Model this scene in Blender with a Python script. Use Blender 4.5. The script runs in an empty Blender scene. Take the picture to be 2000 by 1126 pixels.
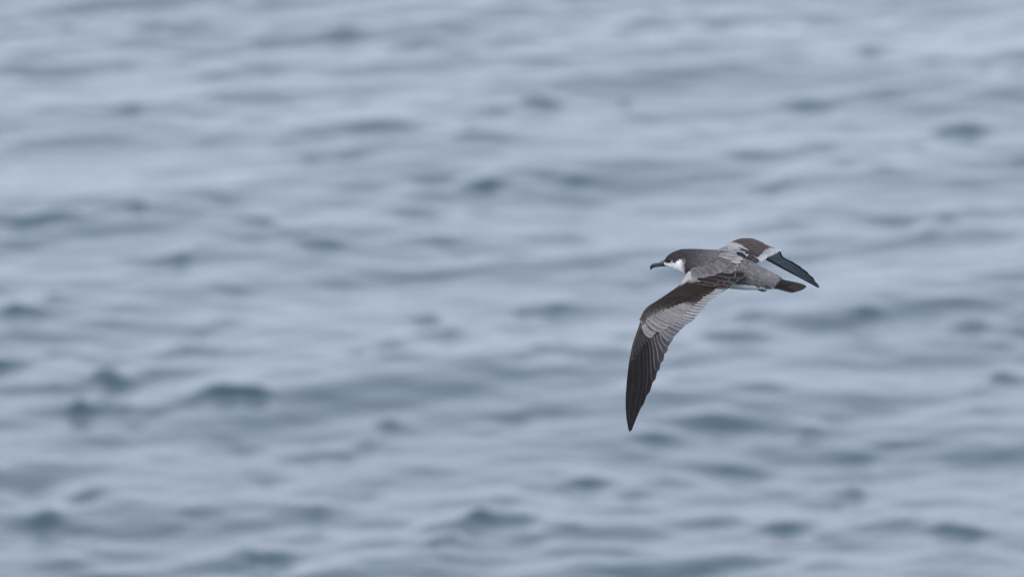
import bpy, bmesh, math, random
import numpy as np
from mathutils import Vector, Matrix
from mathutils.bvhtree import BVHTree

random.seed(7)
rng = np.random.default_rng(11)
sc = bpy.context.scene
col = sc.collection

# ------------------------------------------------------------------ camera
CAM_H, PITCH, LENS, DIST = 8.0, math.radians(12.5), 288.0, 20.0
cam = bpy.data.objects.new('camera', bpy.data.cameras.new('camera'))
col.objects.link(cam)
cam.location = (0, 0, CAM_H)
cam.rotation_euler = (math.pi / 2 - PITCH, 0, 0)
cam.data.lens = LENS
cam.data.sensor_width = 36.0
cam.data.clip_start = 0.5
cam.data.clip_end = 30000
cam.data.dof.use_dof = True
cam.data.dof.focus_distance = DIST
cam.data.dof.aperture_fstop = 3.8
sc.camera = cam

# ------------------------------------------------------------------ sky, sun, exposure
SUN_EL, SUN_AZ = math.radians(48), math.radians(-150)      # azimuth measured from +Y
world = bpy.data.worlds.new('World')
sc.world = world
world.use_nodes = True
wn = world.node_tree
wn.nodes.clear()
w_out = wn.nodes.new('ShaderNodeOutputWorld')
w_bg = wn.nodes.new('ShaderNodeBackground')
w_bg.inputs['Strength'].default_value = 0.1
w_sky = wn.nodes.new('ShaderNodeTexSky')
w_sky.sky_type = 'NISHITA'
w_sky.sun_disc = False
w_sky.sun_elevation = SUN_EL
w_sky.sun_rotation = SUN_AZ
w_sky.dust_density = 4.0
w_mix = wn.nodes.new('ShaderNodeMixRGB')                   # even layer of stratus over the clear sky
w_mix.inputs['Fac'].default_value = 0.9
w_mix.inputs['Color2'].default_value = (9.4, 10.3, 12.6, 1)
wn.links.new(w_sky.outputs[0], w_mix.inputs['Color1'])
wn.links.new(w_mix.outputs[0], w_bg.inputs['Color'])
wn.links.new(w_bg.outputs[0], w_out.inputs['Surface'])

sun = bpy.data.objects.new('sun', bpy.data.lights.new('sun', 'SUN'))
col.objects.link(sun)
sun.data.energy = 1.0
sun.data.angle = math.radians(40)
sun.data.color = (1.0, 0.97, 0.93)
sdir = Vector((math.sin(SUN_AZ) * math.cos(SUN_EL), math.cos(SUN_AZ) * math.cos(SUN_EL), math.sin(SUN_EL)))
sun.rotation_euler = sdir.to_track_quat('Z', 'Y').to_euler()
sun.location = sdir * 60

sc.render.engine = 'CYCLES'
sc.cycles.use_denoising = True
sc.cycles.max_bounces = 6
sc.view_settings.view_transform = 'Standard'
sc.view_settings.look = 'None'
sc.view_settings.gamma = 1.0
sc.view_settings.use_curve_mapping = False
sc.view_settings.exposure = 0.50

# ------------------------------------------------------------------ survey helpers
# measured points (photo column, row, depth offset) are turned once into metres in the world
C0 = Vector((0, 0, CAM_H))
FW = Vector((0, math.cos(PITCH), -math.sin(PITCH)))
RT = Vector((1, 0, 0))
UP = Vector((0, math.sin(PITCH), math.cos(PITCH)))
K = 36.0 / LENS / 2000.0
MM = K * DIST                                              # metres per survey unit at the bird (1.25 mm)

def W(x, y, d=0.0):
    r = FW + RT * ((x - 1000) * K) + UP * (-(y - 563) * K)
    return C0 + r * (DIST + d * MM)

def sea_xy(x, y):
    r = FW + RT * ((x - 1000) * K) + UP * (-(y - 563) * K)
    s = -C0.z / r.z
    return (C0 + r * s)

def V3(x, y, z):                                           # right, up, towards viewer -> world direction
    return RT * x + UP * y - FW * z

# ------------------------------------------------------------------ materials
def new_mat(name):
    m = bpy.data.materials.new(name)
    m.use_nodes = True
    return m, m.node_tree, m.node_tree.nodes['Principled BSDF']

def plumage_mat():
    m, nt, p = new_mat('plumage')
    at = nt.nodes.new('ShaderNodeAttribute'); at.attribute_name = 'Col'
    tc = nt.nodes.new('ShaderNodeTexCoord')
    n1 = nt.nodes.new('ShaderNodeTexNoise'); n1.inputs['Scale'].default_value = 210; n1.inputs['Detail'].default_value = 5
    n2 = nt.nodes.new('ShaderNodeTexNoise'); n2.inputs['Scale'].default_value = 45; n2.inputs['Detail'].default_value = 3
    for n in (n1, n2): nt.links.new(tc.outputs['Object'], n.inputs['Vector'])
    r1 = nt.nodes.new('ShaderNodeMapRange'); r1.inputs['From Min'].default_value = .3; r1.inputs['From Max'].default_value = .7
    r1.inputs['To Min'].default_value = .80; r1.inputs['To Max'].default_value = 1.2
    r2 = nt.nodes.new('ShaderNodeMapRange'); r2.inputs['From Min'].default_value = .3; r2.inputs['From Max'].default_value = .7
    r2.inputs['To Min'].default_value = .88; r2.inputs['To Max'].default_value = 1.12
    nt.links.new(n1.outputs[0], r1.inputs[0]); nt.links.new(n2.outputs[0], r2.inputs[0])
    mu = nt.nodes.new('ShaderNodeMath'); mu.operation = 'MULTIPLY'
    nt.links.new(r1.outputs[0], mu.inputs[0]); nt.links.new(r2.outputs[0], mu.inputs[1])
    vm = nt.nodes.new('ShaderNodeVectorMath'); vm.operation = 'SCALE'
    nt.links.new(at.outputs['Color'], vm.inputs[0]); nt.links.new(mu.outputs[0], vm.inputs['Scale'])
    nt.links.new(vm.outputs[0], p.inputs['Base Color'])
    p.inputs['Roughness'].default_value = .8
    p.inputs['Specular IOR Level'].default_value = .08
    bp = nt.nodes.new('ShaderNodeBump'); bp.inputs['Strength'].default_value = .25; bp.inputs['Distance'].default_value = .002
    nt.links.new(n1.outputs[0], bp.inputs['Height']); nt.links.new(bp.outputs[0], p.inputs['Normal'])
    return m
PLUM = plumage_mat()

def horn_mat():
    m, nt, p = new_mat('bill_horn')
    at = nt.nodes.new('ShaderNodeAttribute'); at.attribute_name = 'Col'
    n = nt.nodes.new('ShaderNodeTexNoise'); n.inputs['Scale'].default_value = 300
    mx = nt.nodes.new('ShaderNodeMixRGB'); mx.blend_type = 'MULTIPLY'; mx.inputs['Fac'].default_value = .4
    nt.links.new(at.outputs['Color'], mx.inputs['Color1']); nt.links.new(n.outputs['Color'], mx.inputs['Color2'])
    nt.links.new(mx.outputs[0], p.inputs['Base Color'])
    p.inputs['Roughness'].default_value = .32
    return m
HORN = horn_mat()

def eye_mat():
    m, nt, p = new_mat('eye')
    n = nt.nodes.new('ShaderNodeTexNoise'); n.inputs['Scale'].default_value = 400
    r = nt.nodes.new('ShaderNodeValToRGB')
    r.color_ramp.elements[0].color = (.004, .003, .003, 1); r.color_ramp.elements[1].color = (.012, .009, .007, 1)
    nt.links.new(n.outputs[0], r.inputs[0]); nt.links.new(r.outputs[0], p.inputs['Base Color'])
    p.inputs['Roughness'].default_value = .06
    return m
EYE = eye_mat()

def sea_mat():
    m, nt, p = new_mat('sea_water')
    tc = nt.nodes.new('ShaderNodeTexCoord')
    n = nt.nodes.new('ShaderNodeTexNoise'); n.inputs['Scale'].default_value = .35; n.inputs['Detail'].default_value = 2
    r = nt.nodes.new('ShaderNodeValToRGB')
    r.color_ramp.elements[0].color = (.014, .036, .046, 1); r.color_ramp.elements[1].color = (.022, .055, .064, 1)
    nt.links.new(tc.outputs['Object'], n.inputs['Vector']); nt.links.new(n.outputs[0], r.inputs[0])
    nt.links.new(r.outputs[0], p.inputs['Base Color'])
    p.inputs['IOR'].default_value = 1.34
    p.inputs['Roughness'].default_value = .08
    mp = nt.nodes.new('ShaderNodeMapping'); mp.inputs['Rotation'].default_value = (0, 0, .25); mp.inputs['Scale'].default_value = (.7, 1.2, 1)
    n2 = nt.nodes.new('ShaderNodeTexNoise'); n2.inputs['Scale'].default_value = 16; n2.inputs['Detail'].default_value = 4
    nt.links.new(tc.outputs['Object'], mp.inputs['Vector']); nt.links.new(mp.outputs[0], n2.inputs['Vector'])
    bp = nt.nodes.new('ShaderNodeBump'); bp.inputs['Strength'].default_value = 1.0; bp.inputs['Distance'].default_value = .006
    nt.links.new(n2.outputs[0], bp.inputs['Height']); nt.links.new(bp.outputs[0], p.inputs['Normal'])
    return m

# ------------------------------------------------------------------ the sea
def graded(lo, hi, step, far, n):
    core = np.arange(lo, hi + step / 2, step)
    g = (far / 1.0) ** (np.arange(1, n + 1) / n)
    ext = step * np.arange(1, n + 1) + (g - 1)
    return np.concatenate([(lo - ext)[::-1], core, core[-1] + ext])

def wave_set(X, Y, S, n, lo, hi, peak, sig, slope, head, spread):
    """a train of sharp-crested waves; X, Y sheet positions, S local mesh spacing"""
    dx = np.zeros_like(X); dy = np.zeros_like(X); z = np.zeros_like(X)
    lam = np.exp(np.linspace(math.log(lo), math.log(hi), n)) * (1 + .08 * rng.standard_normal(n))
    ang = math.radians(head) + spread * rng.standard_normal(n)
    ph = rng.uniform(0, 2 * math.pi, n)
    for l, a, p in zip(lam, ang, ph):
        k = 2 * math.pi / l
        amp = slope / k * (.15 + math.exp(-(math.log(l / peak)) ** 2 / (2 * sig ** 2)))
        fade = np.clip(l / (2.6 * S) - .6, 0, 1)
        cx, sy = math.cos(a), math.sin(a)
        th = k * (X * cx + Y * sy) + p
        s = np.sin(th) * amp * fade
        z += np.cos(th) * amp * fade
        dx -= cx * s * .8; dy -= sy * s * .8
    return dx, dy, z
SWELL, CHOP, FACE = .0092, .0212, .14

# gusts that raise steeper chop: column, row, width, strength
WAVELETS = [
 (915, 352, 150, 1.3), (1100, 352, 130, .7), (1045, 205, 150, .8), (1215, 190, 60, .6), (210, 225, 130, .8), (480, 262, 170, .6),
 (560, 440, 220, .6), (700, 305, 90, .6), (1860, 258, 210, .9), (1820, 430, 120, .8), (40, 420, 90, .7), (850, 626, 110, 1.1),
 (1050, 600, 130, .6), (1130, 694, 210, .9), (720, 690, 130, .6), (60, 600, 110, .6), (60, 695, 170, .9), (215, 737, 130, 1.0),
 (465, 775, 140, 1.1), (270, 812, 90, .8), (170, 812, 90, .7), (640, 875, 190, .9), (930, 1030, 230, 1.3), (1420, 845, 340, .9),
 (1560, 830, 140, .7), (1665, 952, 80, 1.2), (1120, 940, 200, .7), (120, 965, 220, .8), (680, 980, 130, .7), (510, 1085, 110, .9),
 (1560, 1035, 300, .8), (1850, 1045, 180, .8), (1930, 630, 260, .7), (1700, 630, 160, .6), (1430, 40, 260, .5), (1960, 145, 110, .6),
 (90, 1030, 130, .7), (1420, 615, 110, .5), (1960, 740, 160, .6), (1500, 545, 100, .4), (850, 90, 160, .4), (330, 60, 240, .5),
 (350, 490, 80, .6), (760, 825, 70, .7), (1120, 1085, 260, .6), (300, 680, 260, .5), (880, 1085, 90, .6), (1780, 870, 260, .5)]

def build_sea():
    xs = graded(-7.5, 7.5, .030, 6000, 70)
    ys = graded(27.0, 54.0, .030, 6000, 70)
    X, Y = np.meshgrid(xs, ys)
    SX = np.gradient(xs)[None, :] + 0 * Y
    SY = np.gradient(ys)[:, None] + 0 * X
    S = np.maximum(SX, SY)
    a = wave_set(X, Y, S, 60, .7, 14.0, 1.5, .8, SWELL, -70, .55)
    b = wave_set(X, Y, S, 90, .12, .9, .40, .55, CHOP, -68, .8)
    E = np.full_like(X, .52)
    z = np.zeros_like(X)
    lets = [(sea_xy(px, py), abs(sea_xy(px + w / 2, py).x - sea_xy(px, py).x), st) for (px, py, w, st) in WAVELETS]
    for q in range(700):
        lets.append((Vector((rng.uniform(-7.5, 7.5), rng.uniform(27, 54), 0)), rng.uniform(.06, .38), rng.uniform(.05, .45)))
    for c, hw, st in lets:
        tilt = rng.uniform(-.1, .7)
        L = .13 + .16 * hw
        i0, i1 = np.searchsorted(xs, (c.x - 3 * hw, c.x + 3 * hw)); j0, j1 = np.searchsorted(ys, (c.y - 4 * L - 2 * hw, c.y + 4 * L + 2 * hw))
        u = X[j0:j1, i0:i1] - c.x
        v = Y[j0:j1, i0:i1] - c.y - tilt * u - .10 * np.sin(u / hw * 2.1 + c.x * 9) - .05 * np.sin(u / hw * 5.3 + c.y * 5)
        g = np.exp(-(u / hw) ** 2 - (v / L) ** 2) * (1 + .4 * np.sin(u / hw * 4.3 + c.y * 7))
        E[j0:j1, i0:i1] += 1.45 * st * g
        z[j0:j1, i0:i1] += FACE * st * g * v               # the near face of the little ridge the gust has built
    E = np.clip(E, .3, 1.9)
    x, y, z = X + a[0] + E * b[0], Y + a[1] + E * b[1], z + a[2] + E * b[2]
    nx, ny = len(xs), len(ys)
    co = np.stack([x, y, z], -1).reshape(-1, 3).astype(np.float32)
    i = np.arange((nx - 1) * (ny - 1)); r_, c_ = i // (nx - 1), i % (nx - 1)
    a = r_ * nx + c_
    q = np.stack([a, a + 1, a + nx + 1, a + nx], -1).astype(np.int32)
    me = bpy.data.meshes.new('sea')
    me.vertices.add(len(co)); me.vertices.foreach_set('co', co.ravel())
    me.loops.add(q.size); me.loops.foreach_set('vertex_index', q.ravel())
    me.polygons.add(len(q)); me.polygons.foreach_set('loop_start', np.arange(0, q.size, 4, dtype=np.int32))
    me.update(calc_edges=True)
    me.polygons.foreach_set('use_smooth', np.ones(len(q), bool))
    me.materials.append(sea_mat())
    o = bpy.data.objects.new('sea', me)
    col.objects.link(o)
    o['kind'] = 'structure'
    return o
build_sea()

# ------------------------------------------------------------------ the bird
ROOT = W(1400, 525, 0)
bird = bpy.data.objects.new('shearwater', None)
col.objects.link(bird)
bird.location = ROOT
bird.empty_display_size = .1
bird['label'] = 'grey-backed seabird with dark cap and white cheek gliding low over the sea'
bird['category'] = 'seabird'

def link(name, me, mat, parent):
    o = bpy.data.objects.new(name, me)
    me.materials.append(mat)
    col.objects.link(o)
    o.parent = parent
    return o

def mesh_from(name, verts, faces, cols=None, smooth=True):
    me = bpy.data.meshes.new(name)
    me.from_pydata([tuple(v - ROOT) for v in verts], [], faces)
    if smooth: me.polygons.foreach_set('use_smooth', [True] * len(me.polygons))
    if cols is not None:
        at = me.color_attributes.new('Col', 'FLOAT_COLOR', 'POINT')
        at.data.foreach_set('color', [c for k in cols for c in (k[0], k[1], k[2], 1.0)])
    me.update()
    return me

def lerp(a, b, t): return tuple(a[i] + (b[i] - a[i]) * t for i in range(len(a)))
def sst(a, b, x):
    t = min(1, max(0, (x - a) / (b - a))); return t * t * (3 - 2 * t)

# --- body axes (right, up, towards viewer)
Fv = V3(-.84, .155, -.52).normalized()                     # forward
b0 = V3(.10, .75, .65)
Bv = (b0 - Fv * b0.dot(Fv)).normalized()                   # dorsal, the bird banks left
Rv = Fv.cross(Bv).normalized()                             # to the bird's right
h0 = V3(.06, .96, .22)
Hv = (h0 - Fv * h0.dot(Fv)).normalized()                   # the head is held level
HRv = Fv.cross(Hv).normalized()

def ad(x): return -(x - 1400) * .62                        # depth of the body axis

STN = [(1298.5, 511, 3), (1300, 511, 7.5), (1305, 509, 12), (1312, 508, 16), (1320, 508, 19.6), (1330, 509, 23), (1340, 511, 25.5), (1355, 515, 29),
       (1375, 520, 33), (1400, 524, 36), (1430, 529.5, 34.5), (1460, 537.5, 29), (1482, 543.5, 23), (1502, 549, 17.5), (1526, 554.5, 11.5), (1545, 557.5, 6.5), (1553, 558.5, 2)]
def axis_at(x):
    for a, b in zip(STN, STN[1:]):
        if a[0] <= x <= b[0]:
            t = (x - a[0]) / (b[0] - a[0]); return lerp(a, b, t)
    return STN[0] if x < STN[0][0] else STN[-1]

def tube(rings, nseg=20):
    """rings: (centre, side vector, up vector) -> closed surface"""
    vs, fs = [], []
    for c, s, u in rings:
        for k in range(nseg):
            a = 2 * math.pi * k / nseg
            vs.append(c + s * math.cos(a) + u * math.sin(a))
    for i in range(len(rings) - 1):
        for k in range(nseg):
            k2 = (k + 1) % nseg
            fs.append((i * nseg + k, i * nseg + k2, (i + 1) * nseg + k2, (i + 1) * nseg + k))
    fs.append(tuple(range(nseg))[::-1])
    n0 = (len(rings) - 1) * nseg
    fs.append(tuple(range(n0, n0 + nseg)))
    return vs, fs

# --- wings: stations (t, leading edge, trailing edge) with depth
NEAR = [(0, (1356, 518, 5), (1456, 538, -74)), (.08, (1341, 533, -4), (1440, 551, -74)), (.18, (1326.5, 556.5, -18), (1421.5, 564, -80)),
        (.28, (1299, 576.5, -42), (1403, 575.5, -90)), (.38, (1277, 591, -62), (1383, 593, -100)), (.46, (1264, 599.5, -75), (1369, 610, -108)),
        (.53, (1256, 610, -82), (1355, 624, -113)), (.60, (1250.5, 627, -88), (1340, 635, -118)), (.66, (1245, 643, -94), (1325, 649.5, -123)),
        (.72, (1239.5, 660, -100), (1312, 665, -128)), (.78, (1231.5, 687, -110), (1302.5, 681, -132)), (.82, (1227.5, 710, -117), (1292.5, 703, -137)),
        (.88, (1224, 740, -126), (1278.5, 736, -143)), (.93, (1221.5, 777, -136), (1261, 776, -150)), (.97, (1222.5, 812, -146), (1244, 813, -155)),
        (1.0, (1228, 844, -162), (1230.5, 845.5, -163))]
FAR = [(0, (1395, 492, 25), (1474, 518, -2)), (.08, (1402, 486.5, 40), (1479, 515, 12)), (.18, (1413, 480, 65), (1484, 512, 35)),
       (.28, (1424, 474, 95), (1489, 509, 65)), (.38, (1434, 469.5, 130), (1494, 506, 95)), (.46, (1443, 467.5, 160), (1499, 503, 118)),
       (.53, (1452, 467.5, 190), (1506, 499.5, 135)), (.60, (1462, 470.5, 215), (1514, 495.5, 150)), (.66, (1470, 478, 232), (1521, 492, 168)),
       (.72, (1478, 488, 243), (1525, 491, 185)), (.78, (1489, 500, 255), (1526, 498, 205)), (.82, (1503, 508, 268), (1531, 503.5, 222)),
       (.88, (1530, 523, 290), (1546, 511.5, 250)), (.93, (1556, 537, 312), (1568, 526, 285)), (.97, (1582, 551, 333), (1588, 543, 315)),
       (1.0, (1600.5, 561, 350), (1602, 562, 350))]

def catmull(tab, t):
    n = len(tab)
    i = 0
    while i < n - 2 and t > tab[i + 1][0]: i += 1
    t0, p1, p2 = tab[i][0], tab[i][1], tab[i + 1][1]
    t1 = tab[i + 1][0]
    pm = tab[max(i - 1, 0)]; pn = tab[min(i + 2, n - 1)]
    m1 = (p2 - pm[1]) / max(t1 - pm[0], 1e-6); m2 = (pn[1] - p1) / max(pn[0] - t0, 1e-6)
    h = t1 - t0
    u = (t - t0) / h
    return ((2 * u ** 3 - 3 * u ** 2 + 1) * p1 + (u ** 3 - 2 * u ** 2 + u) * h * m1
            + (-2 * u ** 3 + 3 * u ** 2) * p2 + (u ** 3 - u ** 2) * h * m2)

class WingSurface:
    def __init__(self, tab, sign):
        self.L = [(t, W(*l)) for t, l, _ in tab]
        self.T = [(t, W(*r)) for t, _, r in tab]
        self.sign = sign
    def flat(self, t, c):
        return catmull(self.L, t).lerp(catmull(self.T, t), c)
    def normal(self, t, c):
        e = .012
        ta, tb = max(t - e, 0), min(t + e, .985 if t < .97 else 1)
        if tb <= ta: ta, tb = .95, .985
        s = self.flat(tb, c) - self.flat(ta, c)
        tt = min(t, .985)
        ch = catmull(self.T, tt) - catmull(self.L, tt)
        n = s.cross(ch) * self.sign
        return n.normalized()
    def chord(self, t):
        return (catmull(self.T, t) - catmull(self.L, t)).length
    def point(self, t, c, off=0.0):
        n = self.normal(t, c)
        cc = min(max(c, 0), 1)
        camber = .22 * self.chord(t) * cc * (1 - cc) * (1.25 - .5 * cc)
        return self.flat(t, c) + n * (camber + off)
near = WingSurface(NEAR, 1)
far = WingSurface(FAR, -1)

# --- continuous body: torso, neck, head and both wing arms, fused
def build_body():
    vs, fs = [], []
    def add(part):
        b = len(vs); vs.extend(part[0]); fs.extend([tuple(i + b for i in f) for f in part[1]])
    rings = []
    for x, y, r in STN:
        hd = sst(1350, 1325, x)
        up = Bv.lerp(Hv, hd).normalized(); sd = Fv.cross(up).normalized()
        wide = 1.0 - .12 * hd + .06 * sst(1480, 1520, x)
        if x > 1480: up = up * (1 - .25 * sst(1480, 1530, x))
        rings.append((W(x, y, ad(x)), sd * (r * MM * wide), up * (r * MM)))
    # refine between stations
    fine = []
    for a, b in zip(rings, rings[1:]):
        for k in range(3):
            t = k / 3
            fine.append((a[0].lerp(b[0], t), a[1].lerp(b[1], t), a[2].lerp(b[2], t)))
    fine.append(rings[-1])
    add(tube(fine, 28))
    for wg in (near, far):
        rr = []
        ts = [0, .05, .1, .15, .2, .26, .32, .38, .44, .49, .53, .57, .61, .66, .71, .76, .82, .88, .92]
        for t in ts:
            rad = .0125 * (1 - t) ** 1.1 + .0022
            c = .0
            ctr = wg.point(t, 0) + (wg.flat(t, 1) - wg.flat(t, 0)).normalized() * (rad * 1.5)
            n = wg.normal(t, .1)
            ch = (wg.flat(t, 1) - wg.flat(t, 0)).normalized()
            ctr = ctr - n * rad * .25
            rr.append((ctr, ch * (rad * 1.6), n * (rad * .75)))
        inside = W(1385, 515, ad(1385)) if wg is near else W(1410, 515, ad(1410))
        rr.insert(0, (inside, rr[0][1] * 1.1, rr[0][2] * 1.3))
        add(tube(rr, 14))
    me = bpy.data.meshes.new('body_raw')
    me.from_pydata([tuple(v - ROOT) for v in vs], [], fs)
    o = bpy.data.objects.new('body_raw', me)
    col.objects.link(o)
    bm = bmesh.new(); bm.from_mesh(me); bmesh.ops.recalc_face_normals(bm, faces=bm.faces); bm.to_mesh(me); bm.free()
    rm = o.modifiers.new('fuse', 'REMESH'); rm.mode = 'VOXEL'; rm.voxel_size = .0017
    sm = o.modifiers.new('soften', 'SMOOTH'); sm.factor = .5; sm.iterations = 6
    dg = bpy.context.evaluated_depsgraph_get()
    out = bpy.data.meshes.new_from_object(o.evaluated_get(dg))
    bpy.data.objects.remove(o)
    out.name = 'body'
    out.polygons.foreach_set('use_smooth', [True] * len(out.polygons))
    return out

body_me = build_body()
bvh = BVHTree.FromPolygons([v.co + ROOT for v in body_me.vertices], [tuple(p.vertices) for p in body_me.polygons])

def in_poly(x, y, P):
    c = False
    j = len(P) - 1
    for i in range(len(P)):
        if (P[i][1] > y) != (P[j][1] > y) and x < (P[j][0] - P[i][0]) * (y - P[i][1]) / (P[j][1] - P[i][1]) + P[i][0]: c = not c
        j = i
    return c
CHEEK = [(1294, 513), (1299, 511), (1305, 512), (1310, 510.8), (1316, 510), (1320, 509), (1324, 505), (1327, 502.5), (1330, 503), (1332, 509), (1333, 517), (1336, 525), (1344, 534), (1352, 548), (1340, 570), (1290, 560)]

WHITE = (.82, .82, .80); CAP = (.031, .027, .027); NECK = (.040, .036, .037); BACK = (.098, .091, .092); PALE = (.29, .275, .27)
BROWN = (.019, .0138, .0115); UNDERWING_SHADE = (.33, .36, .385); BLACK = (.013, .012, .013); RUMP = (.125, .116, .117)
A0 = W(1400, 524, 0)
def body_coords(p):
    """station column, height along head-up, along dorsal, lateral (survey units)"""
    q = p - A0
    # column of the axis station this point belongs to
    s = q.dot(Fv) / MM
    x = 1400 - s * .84 * 1.0
    st = axis_at(x)
    c = W(x, st[1], ad(x))
    d = (p - c) / MM
    return x, d.dot(Hv), d.dot(Bv), d.dot(HRv), d.dot(Rv), st

def body_colour(p):
    x, hu, du, hl, dl, st = body_coords(p)
    r = st[2]
    tone = lerp(CAP, NECK, sst(1318, 1348, x)); tone = lerp(tone, BACK, sst(1345, 1400, x)); tone = lerp(tone, RUMP, sst(1430, 1470, x))
    if x < 1352:
        # the pattern of the cheek as seen square to the flank; the same on both sides
        xx = x - .52 * abs(hl); yy = st[1] - hu * .97
        w = 0
        soft = 1.0 + 2.2 * sst(1322, 1332, xx)
        for ox, oy in ((0, 0), (1, .6), (-1, .6), (.6, -1), (-.6, -1), (.3, .3), (-.5, .2), (1.4, 0), (-1.4, 0)):
            w += in_poly(xx + ox * soft, yy + oy, CHEEK)
        w /= 9
        # pale crescent behind the eye
        if in_poly(xx, yy, [(1311, 508.2), (1313.5, 505), (1314.5, 505), (1313, 509.5), (1309, 510.8)]): w = max(w, .55)
        # dusky mask round the eye
        ex = math.hypot(xx - 1309, yy - 506.5)
        tone = lerp(tone, (.022, .019, .019), .8 * sst(8, 4, ex))
        tone = lerp(tone, WHITE, w)
        return tone
    tone = lerp(tone, (.016, .014, .014), sst(1513, 1523, x - .6 * du))
    ang = du / r
    belly = sst(-.06, -.22, ang)
    if x < 1400: belly = sst(-.55, -.75, ang)
    return lerp(tone, WHITE, belly * sst(1524, 1514, x))

def finish_body():
    cols = []
    wing_pts = []
    for wg in (near, far):
        for k in range(60):
            t = k / 59 * .95
            wing_pts.append((wg, t, wg.point(t, .08)))
    from mathutils.kdtree import KDTree
    kd = KDTree(len(wing_pts))
    for i, w in enumerate(wing_pts): kd.insert(w[2], i)
    kd.balance()
    for v in body_me.vertices:
        p = v.co + ROOT
        x, hu, du, hl, dl, st = body_coords(p)
        dist = math.sqrt(du * du + dl * dl)
        if dist < st[2] * (1.12 if x > 1335 else 1.3):
            cols.append(body_colour(p))
        else:
            _, i, d = kd.find(p)
            cols.append(arm_colour(wing_pts[i][1], .08, 0.0 if wing_pts[i][0] is near else .10) if wing_pts[i][0] is near or wing_pts[i][1] < .56 else (.085, .092, .10))
    at = body_me.color_attributes.new('Col', 'FLOAT_COLOR', 'POINT')
    at.data.foreach_set('color', [c for k in cols for c in (k[0], k[1], k[2], 1.0)])

def arm_colour(t, c, e=0.0):
    k = lerp(PALE, BROWN, sst(.15 + e, .215 + e, t + .14 * (c - .1)))
    k = lerp(k, (.048, .038, .033), sst(.38, .56, t))
    if e > 0: k = lerp(k, (.060, .046, .038), .8 * sst(.2, .3, t))
    k = lerp(k, (.027, .023, .023), sst(.55, .7, t))
    return lerp(k, BLACK, sst(.72, .88, t))

finish_body()
body = link('body', body_me, PLUM, bird)

# --- feathers
def feather(name, parent, spine, normals, width, colour, tipround=.55, asym=0.0, roll=0.0, arch=.12, base_w=.45, na=5, collect=None):
    """spine: list of points base->tip; width in metres; colour(u, v) -> rgb"""
    n = len(spine)
    vs, cs, fs = [], [], []
    for i in range(n):
        u = i / (n - 1)
        tg = (spine[min(i + 1, n - 1)] - spine[max(i - 1, 0)]).normalized()
        nn = (normals[i] - tg * normals[i].dot(tg)).normalized()
        sd = tg.cross(nn).normalized()
        w = base_w + (1 - base_w) * sst(0, .45, u)
        if u > 1 - tipround:
            e = (u - (1 - tipround)) / tipround
            w *= math.sqrt(max(1 - e ** 2.4, 0.0)) * .97 + .03
        for j in range(na):
            v = -1 + 2 * j / (na - 1)
            hw = width * .5 * w * (1 + asym * v)
            vs.append(spine[i] + sd * (v * hw) + nn * (-arch * width * v * v * .5 + roll * v * w) )
            cs.append(colour(u, v))
    for i in range(n - 1):
        for j in range(na - 1):
            a = i * na + j
            fs.append((a, a + 1, a + na + 1, a + na))
    if collect is not None:
        b = len(collect[0]); collect[0].extend(vs); collect[1].extend(tuple(k + b for k in f) for f in fs); collect[2].extend(cs)
        return None
    return link(name, mesh_from(name, vs, fs, cs), PLUM, parent)

def jit(c, s=.08):
    k = 1 + random.uniform(-s, s); return tuple(x * k for x in c)

def wing_feather(name, wing, wg, b, tip, width, colour, off0, off1, bend=0.0, cb=0.0, ns=8, **kw):
    sp, nm = [], []
    for i in range(ns):
        u = i / (ns - 1)
        # crowd samples towards the tip for a rounder end
        u = 1 - (1 - u) ** 1.25
        t = b[0] + (tip[0] - b[0]) * u + bend * 4 * u * (1 - u)
        c = b[1] + (tip[1] - b[1]) * u + cb * 4 * u * (1 - u)
        t = min(max(t, 0), 1)
        sp.append(wg.point(t, c, off0 + (off1 - off0) * u)); nm.append(wg.normal(t, c))
    kw['roll'] = kw.get('roll', 0) * wg.sign
    return feather(name, wing, sp, nm, width, colour, **kw)

def edge_col(core, fringe, tipc, side=0, amount=1.0, tipamount=1.0, tipstart=.86, dirn=1):
    core = jit(core)
    def f(u, v):
        v = v * dirn
        e = sst(.45, 1.0, v if side > 0 else (-v if side < 0 else abs(v)))
        k = lerp(core, fringe, e * amount * (0.4 + .6 * u))
        k = lerp(k, tipc, sst(tipstart, 1, u) * tipamount)
        if abs(v) < .01: k = tuple(x * .75 for x in k)       # the shaft
        return k
    return f

BND = [(.0, .86), (.18, .85), (.28, .80), (.36, .70), (.42, .58), (.49, .41), (.55, .24), (.60, .10), (1, .06)]
def brown_edge(t, isfar):
    if isfar: return .80 - .16 * sst(.46, .64, t)
    for a, b in zip(BND, BND[1:]):
        if a[0] <= t <= b[0]: return a[1] + (b[1] - a[1]) * (t - a[0]) / (b[0] - a[0])
    return .06

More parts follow.
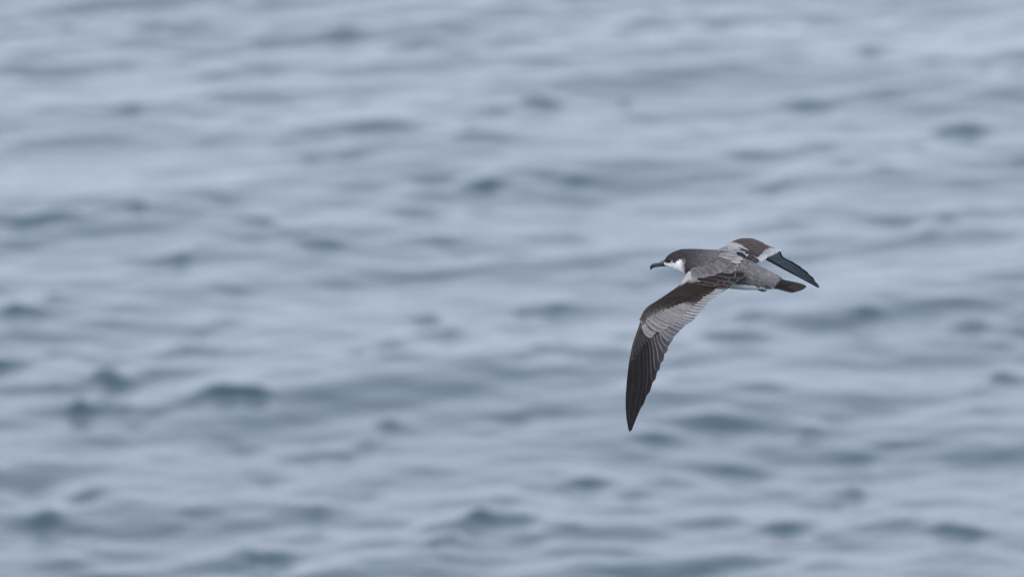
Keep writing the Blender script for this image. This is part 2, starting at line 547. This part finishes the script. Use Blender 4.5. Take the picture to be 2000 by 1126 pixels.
def build_wing(wg, label):
    sg = wg.sign
    # lining: a thin shell with its own thickness under the feathers
    vs, cs, fs = [], [], []
    T_ = [i / 46 * .995 for i in range(47)]; nc = 10
    for layer, off in ((0, -.0012), (1, -.0032)):
        for t in T_:
            for j in range(nc):
                c = .005 + (.965 - .005) * j / (nc - 1)
                thick = (1 - c) * .004 * (1 - t)
                vs.append(wg.point(t, c, off - (thick if layer else 0)))
                k = UNDERWING_SHADE  # white underwing in shade: the shade is painted into this grey
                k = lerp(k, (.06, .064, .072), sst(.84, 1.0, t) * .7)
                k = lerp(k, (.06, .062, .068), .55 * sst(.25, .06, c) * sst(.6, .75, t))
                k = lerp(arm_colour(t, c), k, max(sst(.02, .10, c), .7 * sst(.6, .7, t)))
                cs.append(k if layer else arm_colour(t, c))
    N = len(T_) * nc
    for i in range(len(T_) - 1):
        for j in range(nc - 1):
            a = i * nc + j
            fs.append((a, a + 1, a + nc + 1, a + nc)); fs.append((N + a, N + a + nc, N + a + nc + 1, N + a + 1))
    for i in range(len(T_) - 1):
        for j in (0, nc - 1):
            a = i * nc + j; fs.append((a, a + nc, N + a + nc, N + a))
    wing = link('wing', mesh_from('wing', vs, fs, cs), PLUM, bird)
    wing['label'] = label
    D = -sg                                                   # which vane faces the wing tip
    # primaries
    tips = [.735, .765, .80, .832, .865, .897, .928, .957, .981, 1.0]
    for k, tt in enumerate(tips):
        f = k / 9
        b = (.585 + .125 * f, .50 - .46 * f)
        w = (.021 - .0075 * f)
        core = lerp((.050, .047, .048), BLACK, sst(.15, .7, f))
        fr = lerp((.20, .19, .19), (.030, .028, .028), sst(.25, .8, f))
        wing_feather('primary_feather', wing, wg, b, (tt, 1.0 - .5 * f ** 9), w, edge_col(core, fr, lerp(core, fr, .35), side=-1, dirn=D, amount=.9, tipamount=.6),
                     .0010, .0004, bend=.0, cb=-.06 * (1 - f), ns=12, tipround=.42, asym=-.25 * sg, roll=.0016, arch=.06, base_w=.5, na=7)
    # secondaries
    n = 20
    for k in range(n):
        f = k / (n - 1)
        tt = .185 + (.712 - .185) * f
        tb = .20 + (.60 - .20) * f
        core = jit(lerp((.165, .161, .163), (.088, .088, .094), sst(.4, .95, f)), .14)
        fr = lerp((.40, .392, .388), (.17, .165, .164), sst(.45, 1, f))
        if wg is far: fr = (.84, .84, .83); core = (.07, .067, .067)
        wing_feather('secondary_feather', wing, wg, (tb, .40), (tt, 1.0 + random.uniform(-.018, .014)), .0165, edge_col(core, fr, lerp(core, fr, .55), side=-1, dirn=D, amount=1.0, tipamount=.7, tipstart=.9),
                     .0018, .0010, bend=.022, ns=9, tipround=.26, roll=.0012, arch=.08, base_w=.6, na=7)
    # primary coverts
    for k in range(9):
        f = k / 8
        core = lerp((.040, .033, .031), (.018, .016, .017), f)
        wing_feather('primary_covert', wing, wg, (.565 + .10 * f, .34 - .27 * f), (.70 + .115 * f, .56 - .37 * f), .0145, edge_col(core, (.055, .048, .045), (.06, .052, .05), side=-1, dirn=D, tipamount=.4),
                     .0034, .0018, ns=7, tipround=.4, roll=.0013)
    for k in range(2):
        wing_feather('alula_feather', wing, wg, (.545 + .02 * k, .10), (.645 + .025 * k, .17 - .03 * k), .011, edge_col((.05, .042, .04), (.12, .108, .10), (.11, .10, .095), tipamount=.7), .0052, .0038, ns=7, tipround=.5, roll=.0006)
    # greater coverts: pale fan towards the hand, brown towards the body
    isfar = wg is far
    n = 22
    for k in range(n):
        f = k / (n - 1)
        tt = .225 + (.705 - .225) * f
        tb = .25 + (.585 - .25) * f ** .9
        pale = sst(.28, .40, f) if not isfar else .8 * sst(.62, 1.0, f)
        core = jit(lerp(BROWN, (.155, .144, .139), pale), .16); fr = lerp((.06, .047, .041), (.25, .238, .232), pale)
        ctip = .83 - .04 * sst(.2, .5, f) - (.30 * sst(.80, 1.0, f) if not isfar else .05 * sst(.35, .7, f))
        cb = brown_edge(tb, isfar) - .20
        wing_feather('greater_covert', wing, wg, (tb, max(cb, .04)), (tt + random.uniform(-.003, .003), ctip + random.uniform(-.03, .025)), .0165, edge_col(core, fr, lerp(core, fr, .7), side=-1, dirn=D, tipamount=.85, tipstart=.9),
                     .0044, .0027, bend=.010 + .02 * sst(.7, 1, f), ns=9, tipround=.34, roll=.0011, base_w=.6, na=7)
    # median and lesser coverts, brown, in shingled rows towards the leading edge
    rows = [(22, .62, 1.0, .0140, .0054, .0042), (24, .42, .76, .0125, .0062, .0050), (26, .20, .52, .0115, .0068, .0058), (28, .06, .28, .0100, .0030, .0056)]
    for q, (n, cb, ct, w, o0, o1) in enumerate(rows):
        for k in range(n):
            f = (k + .5 * (q % 2)) / (n - 1)
            tt = .15 + (.595 - .15) * f
            tb = .16 + (.565 - .16) * f
            e = max(brown_edge(tt, isfar), .12)
            c1 = e * ct + random.uniform(-.02, .02)
            core = arm_colour(tt - .02, c1, 0.0 if not isfar else .10)
            if q == 0 and not isfar: core = lerp(core, (.085, .077, .075), .7 * sst(.62, .85, f))
            core = jit(core, .2); fr = tuple(min(x * 2.2 + .004, .5) for x in core)
            wing_feather('covert', wing, wg, (tb, max(brown_edge(tb, isfar) * cb, .035)), (tt, c1), w, edge_col(core, fr, fr, tipamount=.5, amount=.35, tipstart=.8), o0, o1, bend=.006, ns=5, tipround=.5, roll=.0009, base_w=.7, na=3 if q else 5)
    # marginal coverts along the edge of the hand
    for k in range(12):
        f = k / 11
        core = jit(lerp((.042, .034, .031), (.018, .016, .016), f), .2)
        wing_feather('marginal_covert', wing, wg, (.545 + .20 * f, .045), (.60 + .215 * f, .13 - .02 * f), .0085, edge_col(core, lerp(core, (.12, .11, .10), .4), lerp(core, (.12, .11, .10), .5)), .0034, .0036, ns=5, tipround=.5, roll=.0005, base_w=.7, na=3)
    # tertials: rounded, dark with a thin pale rim
    tert = [((.17, .45), (.165, .985), .021), ((.13, .45), (.115, 1.0), .024), ((.10, .45), (.06, 1.0), .026), ((.07, .45), (.0, 1.02), .026),
            ((.14, .42), (.14, .88), .022), ((.10, .42), (.085, .89), .024), ((.06, .42), (.03, .90), .024), ((.18, .35), (.19, .80), .020), ((.14, .35), (.14, .78), .022)]
    for k, (b, tp, w) in enumerate(tert):
        lay = .0020 + .0018 * (k >= 4) + .0016 * (k >= 7)
        wing_feather('tertial_feather', wing, wg, b, tp, w, edge_col((.017, .0135, .0125), (.15, .125, .115), (.17, .145, .13), amount=.5, tipamount=.7, tipstart=.92), lay + .001, lay + .0012, ns=9, tipround=.36, roll=.0015, na=7)
    return wing

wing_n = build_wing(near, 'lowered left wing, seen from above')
wing_f = build_wing(far, 'raised right wing, its white outer underside coloured darker for shade')

# --- feathers lying on the body
def on_body(p, push=.0):
    hit = bvh.find_nearest(p)
    return hit[0] + hit[1] * push, hit[1]

def cast(x, y):
    o = C0; d = (W(x, y) - C0).normalized()
    h = bvh.ray_cast(o, d)
    return (h[0], h[1]) if h[0] else on_body(W(x, y, ad(x)))

def mirror(p):
    x, hu, du, hl, dl, st = body_coords(p)
    return p - Rv * (2 * dl * MM)

def body_feather(name, parent, p0, p1, width, colour, lift0, lift1, **kw):
    sp, nm = [], []
    ns = kw.pop('ns', 6)
    for i in range(ns):
        u = i / (ns - 1)
        q, n = on_body(p0.lerp(p1, u))
        if n.dot(Bv) < -.2: n = Bv
        sp.append(q + n * (lift0 + (lift1 - lift0) * u)); nm.append(n)
    return feather(name, parent, sp, nm, width, colour, **kw)

def free_feather(name, parent, p0, p1, n, width, colour, bow=0.0, **kw):
    ns = kw.pop('ns', 6)
    sp = [p0.lerp(p1, i / (ns - 1)) + n * (bow * 4 * (i / (ns - 1)) * (1 - i / (ns - 1))) for i in range(ns)]
    return feather(name, parent, sp, [n] * ns, width, colour, **kw)

# scapulars laid over the shoulders and the roots of both wings: base, tip (survey columns and rows), width, tone
_v, _f = [v.co + ROOT for v in body_me.vertices], [tuple(p.vertices) for p in body_me.polygons]
for o in (wing_n, wing_f):
    b = len(_v)
    _v += [v.co + ROOT for v in o.data.vertices]; _f += [tuple(i + b for i in p.vertices) for p in o.data.polygons]
shoulder = BVHTree.FromPolygons(_v, _f)
def cast2(x, y):
    d = (W(x, y) - C0).normalized()
    h = shoulder.ray_cast(C0, d)
    return h[0] if h[0] else W(x, y, ad(x))
def cast_far(x, y):
    h = bvh.ray_cast(C0, (W(x, y) - C0).normalized())
    return h[0] if h[0] and (h[0] - ROOT).dot(FW) / MM < 12 else W(x, y, -14 + .45 * max(0, x - 1412))
SCAP = [
 ((1362, 529), (1381, 548), 24, 0), ((1370, 530), (1390, 553), 22, .1), ((1380, 529), (1402, 549), 22, .6), ((1390, 527), (1413, 546), 20, .3), ((1398, 524), (1422, 541.5), 20, .6), ((1406, 521), (1431, 537), 19, .3), ((1412, 516), (1439, 529), 19, .2), ((1414, 510), (1443, 521), 19, .1),
 ((1352, 524), (1372, 543), 26, 0), ((1362, 522), (1384, 542), 26, 0), ((1374, 519), (1396, 540), 25, 0), ((1386, 516), (1409, 535), 23, 0), ((1396, 512), (1420, 529), 22, 0), ((1404, 507), (1430, 520), 20, 0),
 ((1412, 486), (1446, 488.5), 15, 0), ((1416, 489), (1456, 495), 16, .15), ((1420, 493), (1462, 500), 17, .3), ((1420, 497), (1459, 504.5), 16, .2), ((1419, 501), (1451, 509), 17, .05), ((1416, 505), (1447, 515), 18, 0),
 ((1402, 490), (1434, 494), 17, 0), ((1406, 496), (1440, 503), 18, 0), ((1404, 500), (1436, 511), 19, 0)]
for k, (b, tp, w, tone) in enumerate(SCAP):
    fars = k >= 14
    upper = 8 <= k < 14 or k >= 20
    hit = cast_far if fars else cast2
    q0, q1 = hit(*b), hit(*tp)
    mid = hit((b[0] + tp[0]) / 2, (b[1] + tp[1]) / 2)
    n = Bv.lerp(Rv if fars else -Rv, .3).normalized()
    n = (n - FW * .35).normalized()
    bow = max(0.0, (mid - q0.lerp(q1, .5)).dot(n)) + .0025
    core = lerp((.115, .107, .107), (.038, .031, .029), tone) if not fars else lerp((.22, .21, .205), (.09, .078, .072), tone)
    if upper: core = lerp(core, BACK, .5)
    rim = (.33, .32, .317) if not fars else (.42, .405, .40)
    free_feather('scapular_feather', body, q0 + n * (.001 + .002 * upper), q1 + n * (.0045 + .003 * upper), n, w * MM, edge_col(core, rim, rim, amount=.35, tipamount=.85 if not upper else .4, tipstart=.8), bow=bow, ns=8, tipround=.4, arch=.2, na=7)

# small feathers of crown, mantle and rump: far too many to count
bucket = ([], [], [])
verts = body_me.vertices
order = list(range(len(verts))); random.shuffle(order)
cells = set()
for i in order:
    v = verts[i]; p = v.co + ROOT; n = v.normal
    x, hu, du, hl, dl, st = body_coords(p)
    if x < 1326 or x > 1510: continue
    if math.hypot(du, dl) > st[2] * 1.15: continue
    if du < -.10 * st[2]: continue
    step = 5.0 + 2.2 * sst(1368, 1415, x)
    key = (round((p - A0).dot(Fv) / MM / step), round((p - A0).dot(Rv) / MM / step), round((p - A0).dot(Bv) / MM / step / 2))
    if key in cells: continue
    cells.add(key)
    back = (-Fv - n * (-Fv).dot(n)).normalized()
    ln = (5.5 + 8.5 * sst(1335, 1420, x)) * MM
    core = body_colour(p)
    if core[0] > .3: continue
    pale = (.58 * sst(1358, 1430, x) + .03) * random.uniform(.0, 1) 
    fr = lerp(core, (.42, .40, .39), pale)
    q = p + back * random.uniform(-.5, .5) * MM
    body_feather(None, None, q - n * .0006, q + back * ln, ln * .8, edge_col(tuple(k * (1 - .15 * sst(1370, 1430, x)) for k in core), fr, fr, amount=.3, tipamount=1.0, tipstart=.66), .0002, .0012, ns=5, tipround=.5, na=3, base_w=.7, arch=.25, collect=bucket)
mf = link('contour_feathers', mesh_from('contour_feathers', *bucket), PLUM, body)
mf['kind'] = 'stuff'

# upper tail coverts and tail
tb0 = W(1502, 549, ad(1502))
for k in range(12):
    f = (k - 5.5) / 5.5
    base = tb0 + Rv * (f * 9 * MM) + Bv * ((3.5 - 2.0 * abs(f)) * MM)
    ln = (84 - 13 * f * f) * MM
    tip = base - Fv * ln + Rv * (f * 4 * MM) - Bv * (1.5 + 2 * abs(f)) * MM
    free_feather('tail_feather', body, base, tip, (Bv + Rv * .35 * f).normalized(), 14 * MM, edge_col((.015, .013, .013), (.045, .040, .038), (.04, .036, .034), tipamount=.5), bow=.001, ns=9, tipround=.3, roll=.0008 * (1 if f > 0 else -1), base_w=.7, arch=.1, na=5)
for row, (x0, ln, nfe) in enumerate(((1498, 30, 8), (1486, 32, 9), (1472, 34, 8), (1458, 34, 7))):
    st = axis_at(x0)
    for k in range(nfe):
        f = (k - (nfe - 1) / 2) / ((nfe - 1) / 2)
        c = W(x0, st[1], ad(x0))
        a = f * 1.15
        out = (Bv * math.cos(a) + Rv * math.sin(a)).normalized()
        p0 = c + out * (st[2] * .93 * MM)
        x1 = x0 + (ln + random.uniform(-7, 4)) * .84; s1 = axis_at(x1)
        p1 = W(x1, s1[1], ad(x1)) + (Bv * math.cos(a) + Rv * math.sin(a)).normalized() * (s1[2] + 1.0) * MM
        free_feather('tail_covert', body, p0, p1, out, 15 * MM, edge_col(RUMP, (.19, .182, .18), (.27, .26, .257), amount=.4, tipamount=.6, tipstart=.9), bow=.0015, ns=7, tipround=.4, arch=.2, na=5)

# --- bill: upper mandible with nostril tube, lower mandible
def horn(name, pts, parent, wid=.72, tipcol=None):
    rings = []
    cs = []
    fine = []
    for a, b in zip(pts, pts[1:]):
        for k in range(3): fine.append(lerp(a, b, k / 3))
    fine.append(pts[-1])
    for i, (x, y, r) in enumerate(fine):
        x_, y_ = fine[max(i - 1, 0)], fine[min(i + 1, len(fine) - 1)]
        tg = (W(y_[0], y_[1], ad(y_[0])) - W(x_[0], x_[1], ad(x_[0]))).normalized()
        sd = HRv; up = tg.cross(sd).normalized()
        r *= 1.2
        rings.append((W(x, y, ad(x)), sd * (r * wid * MM), up * (r * MM)))
        k = lerp((.045, .050, .057), (.010, .010, .012), sst(1279, 1274, x))
        cs.extend([k] * 12)
    vs, fs = tube(rings, 12)
    return link(name, mesh_from(name, vs, fs, cs), HORN, parent)
bill = horn('bill', [(1305, 512.5, 5.6), (1300, 512.8, 5.0), (1295, 514, 4.0), (1290, 515.2, 3.2), (1284, 516, 2.8), (1278.5, 516.9, 3.0), (1274.6, 518.6, 3.2), (1272.4, 521.2, 2.7), (1271.4, 524.0, 1.7), (1271.3, 527.0, .35)], bird)
horn('lower_mandible', [(1305, 517, 2.6), (1298, 517.7, 2.1), (1290, 518.8, 1.5), (1282, 519.9, 1.4), (1277, 521.0, 1.2), (1274.8, 522.4, .5)], bill)
horn('nostril_tube', [(1301, 508.6, 2.2), (1296, 510.2, 2.1), (1291.5, 511.9, 1.9), (1290.5, 512.3, 1.5)], bill)

# --- eyes, one on each side of the head
def eye(side):
    p, n = cast(1309.2, 506.8)
    if side:
        x, hu, du, hl, dl, st = body_coords(p)
        p, n = on_body(p - HRv * (2 * hl * MM))
    bm = bmesh.new()
    bmesh.ops.create_uvsphere(bm, u_segments=16, v_segments=10, radius=3.4 * MM)
    me = bpy.data.meshes.new('eye'); 
    bmesh.ops.translate(bm, vec=(p - n * 1.5 * MM) - ROOT, verts=bm.verts)
    bm.to_mesh(me); bm.free()
    me.polygons.foreach_set('use_smooth', [True] * len(me.polygons))
    link('eye', me, EYE, bird)
eye(0); eye(1)

# --- feet tucked under the tail
for s in (-1, 1):
    pts = [(1482, 558, 1.6), (1488, 560.8, 2.0), (1494, 562.4, 1.9), (1499, 562.4, 1.2), (1502, 561.6, .4)]
    rings = []
    for x, y, r in pts:
        c = W(x, y, ad(x)) + Rv * (s * 7 * MM) - Bv * ((2 if s < 0 else 0) * MM) 
        rings.append((c, Rv * (r * 1.5 * MM), Bv * (r * .8 * MM)))
    vs, fs = tube(rings, 10)
    link('foot', mesh_from('foot', vs, fs, [(.03, .028, .03)] * len(vs)), HORN, bird)
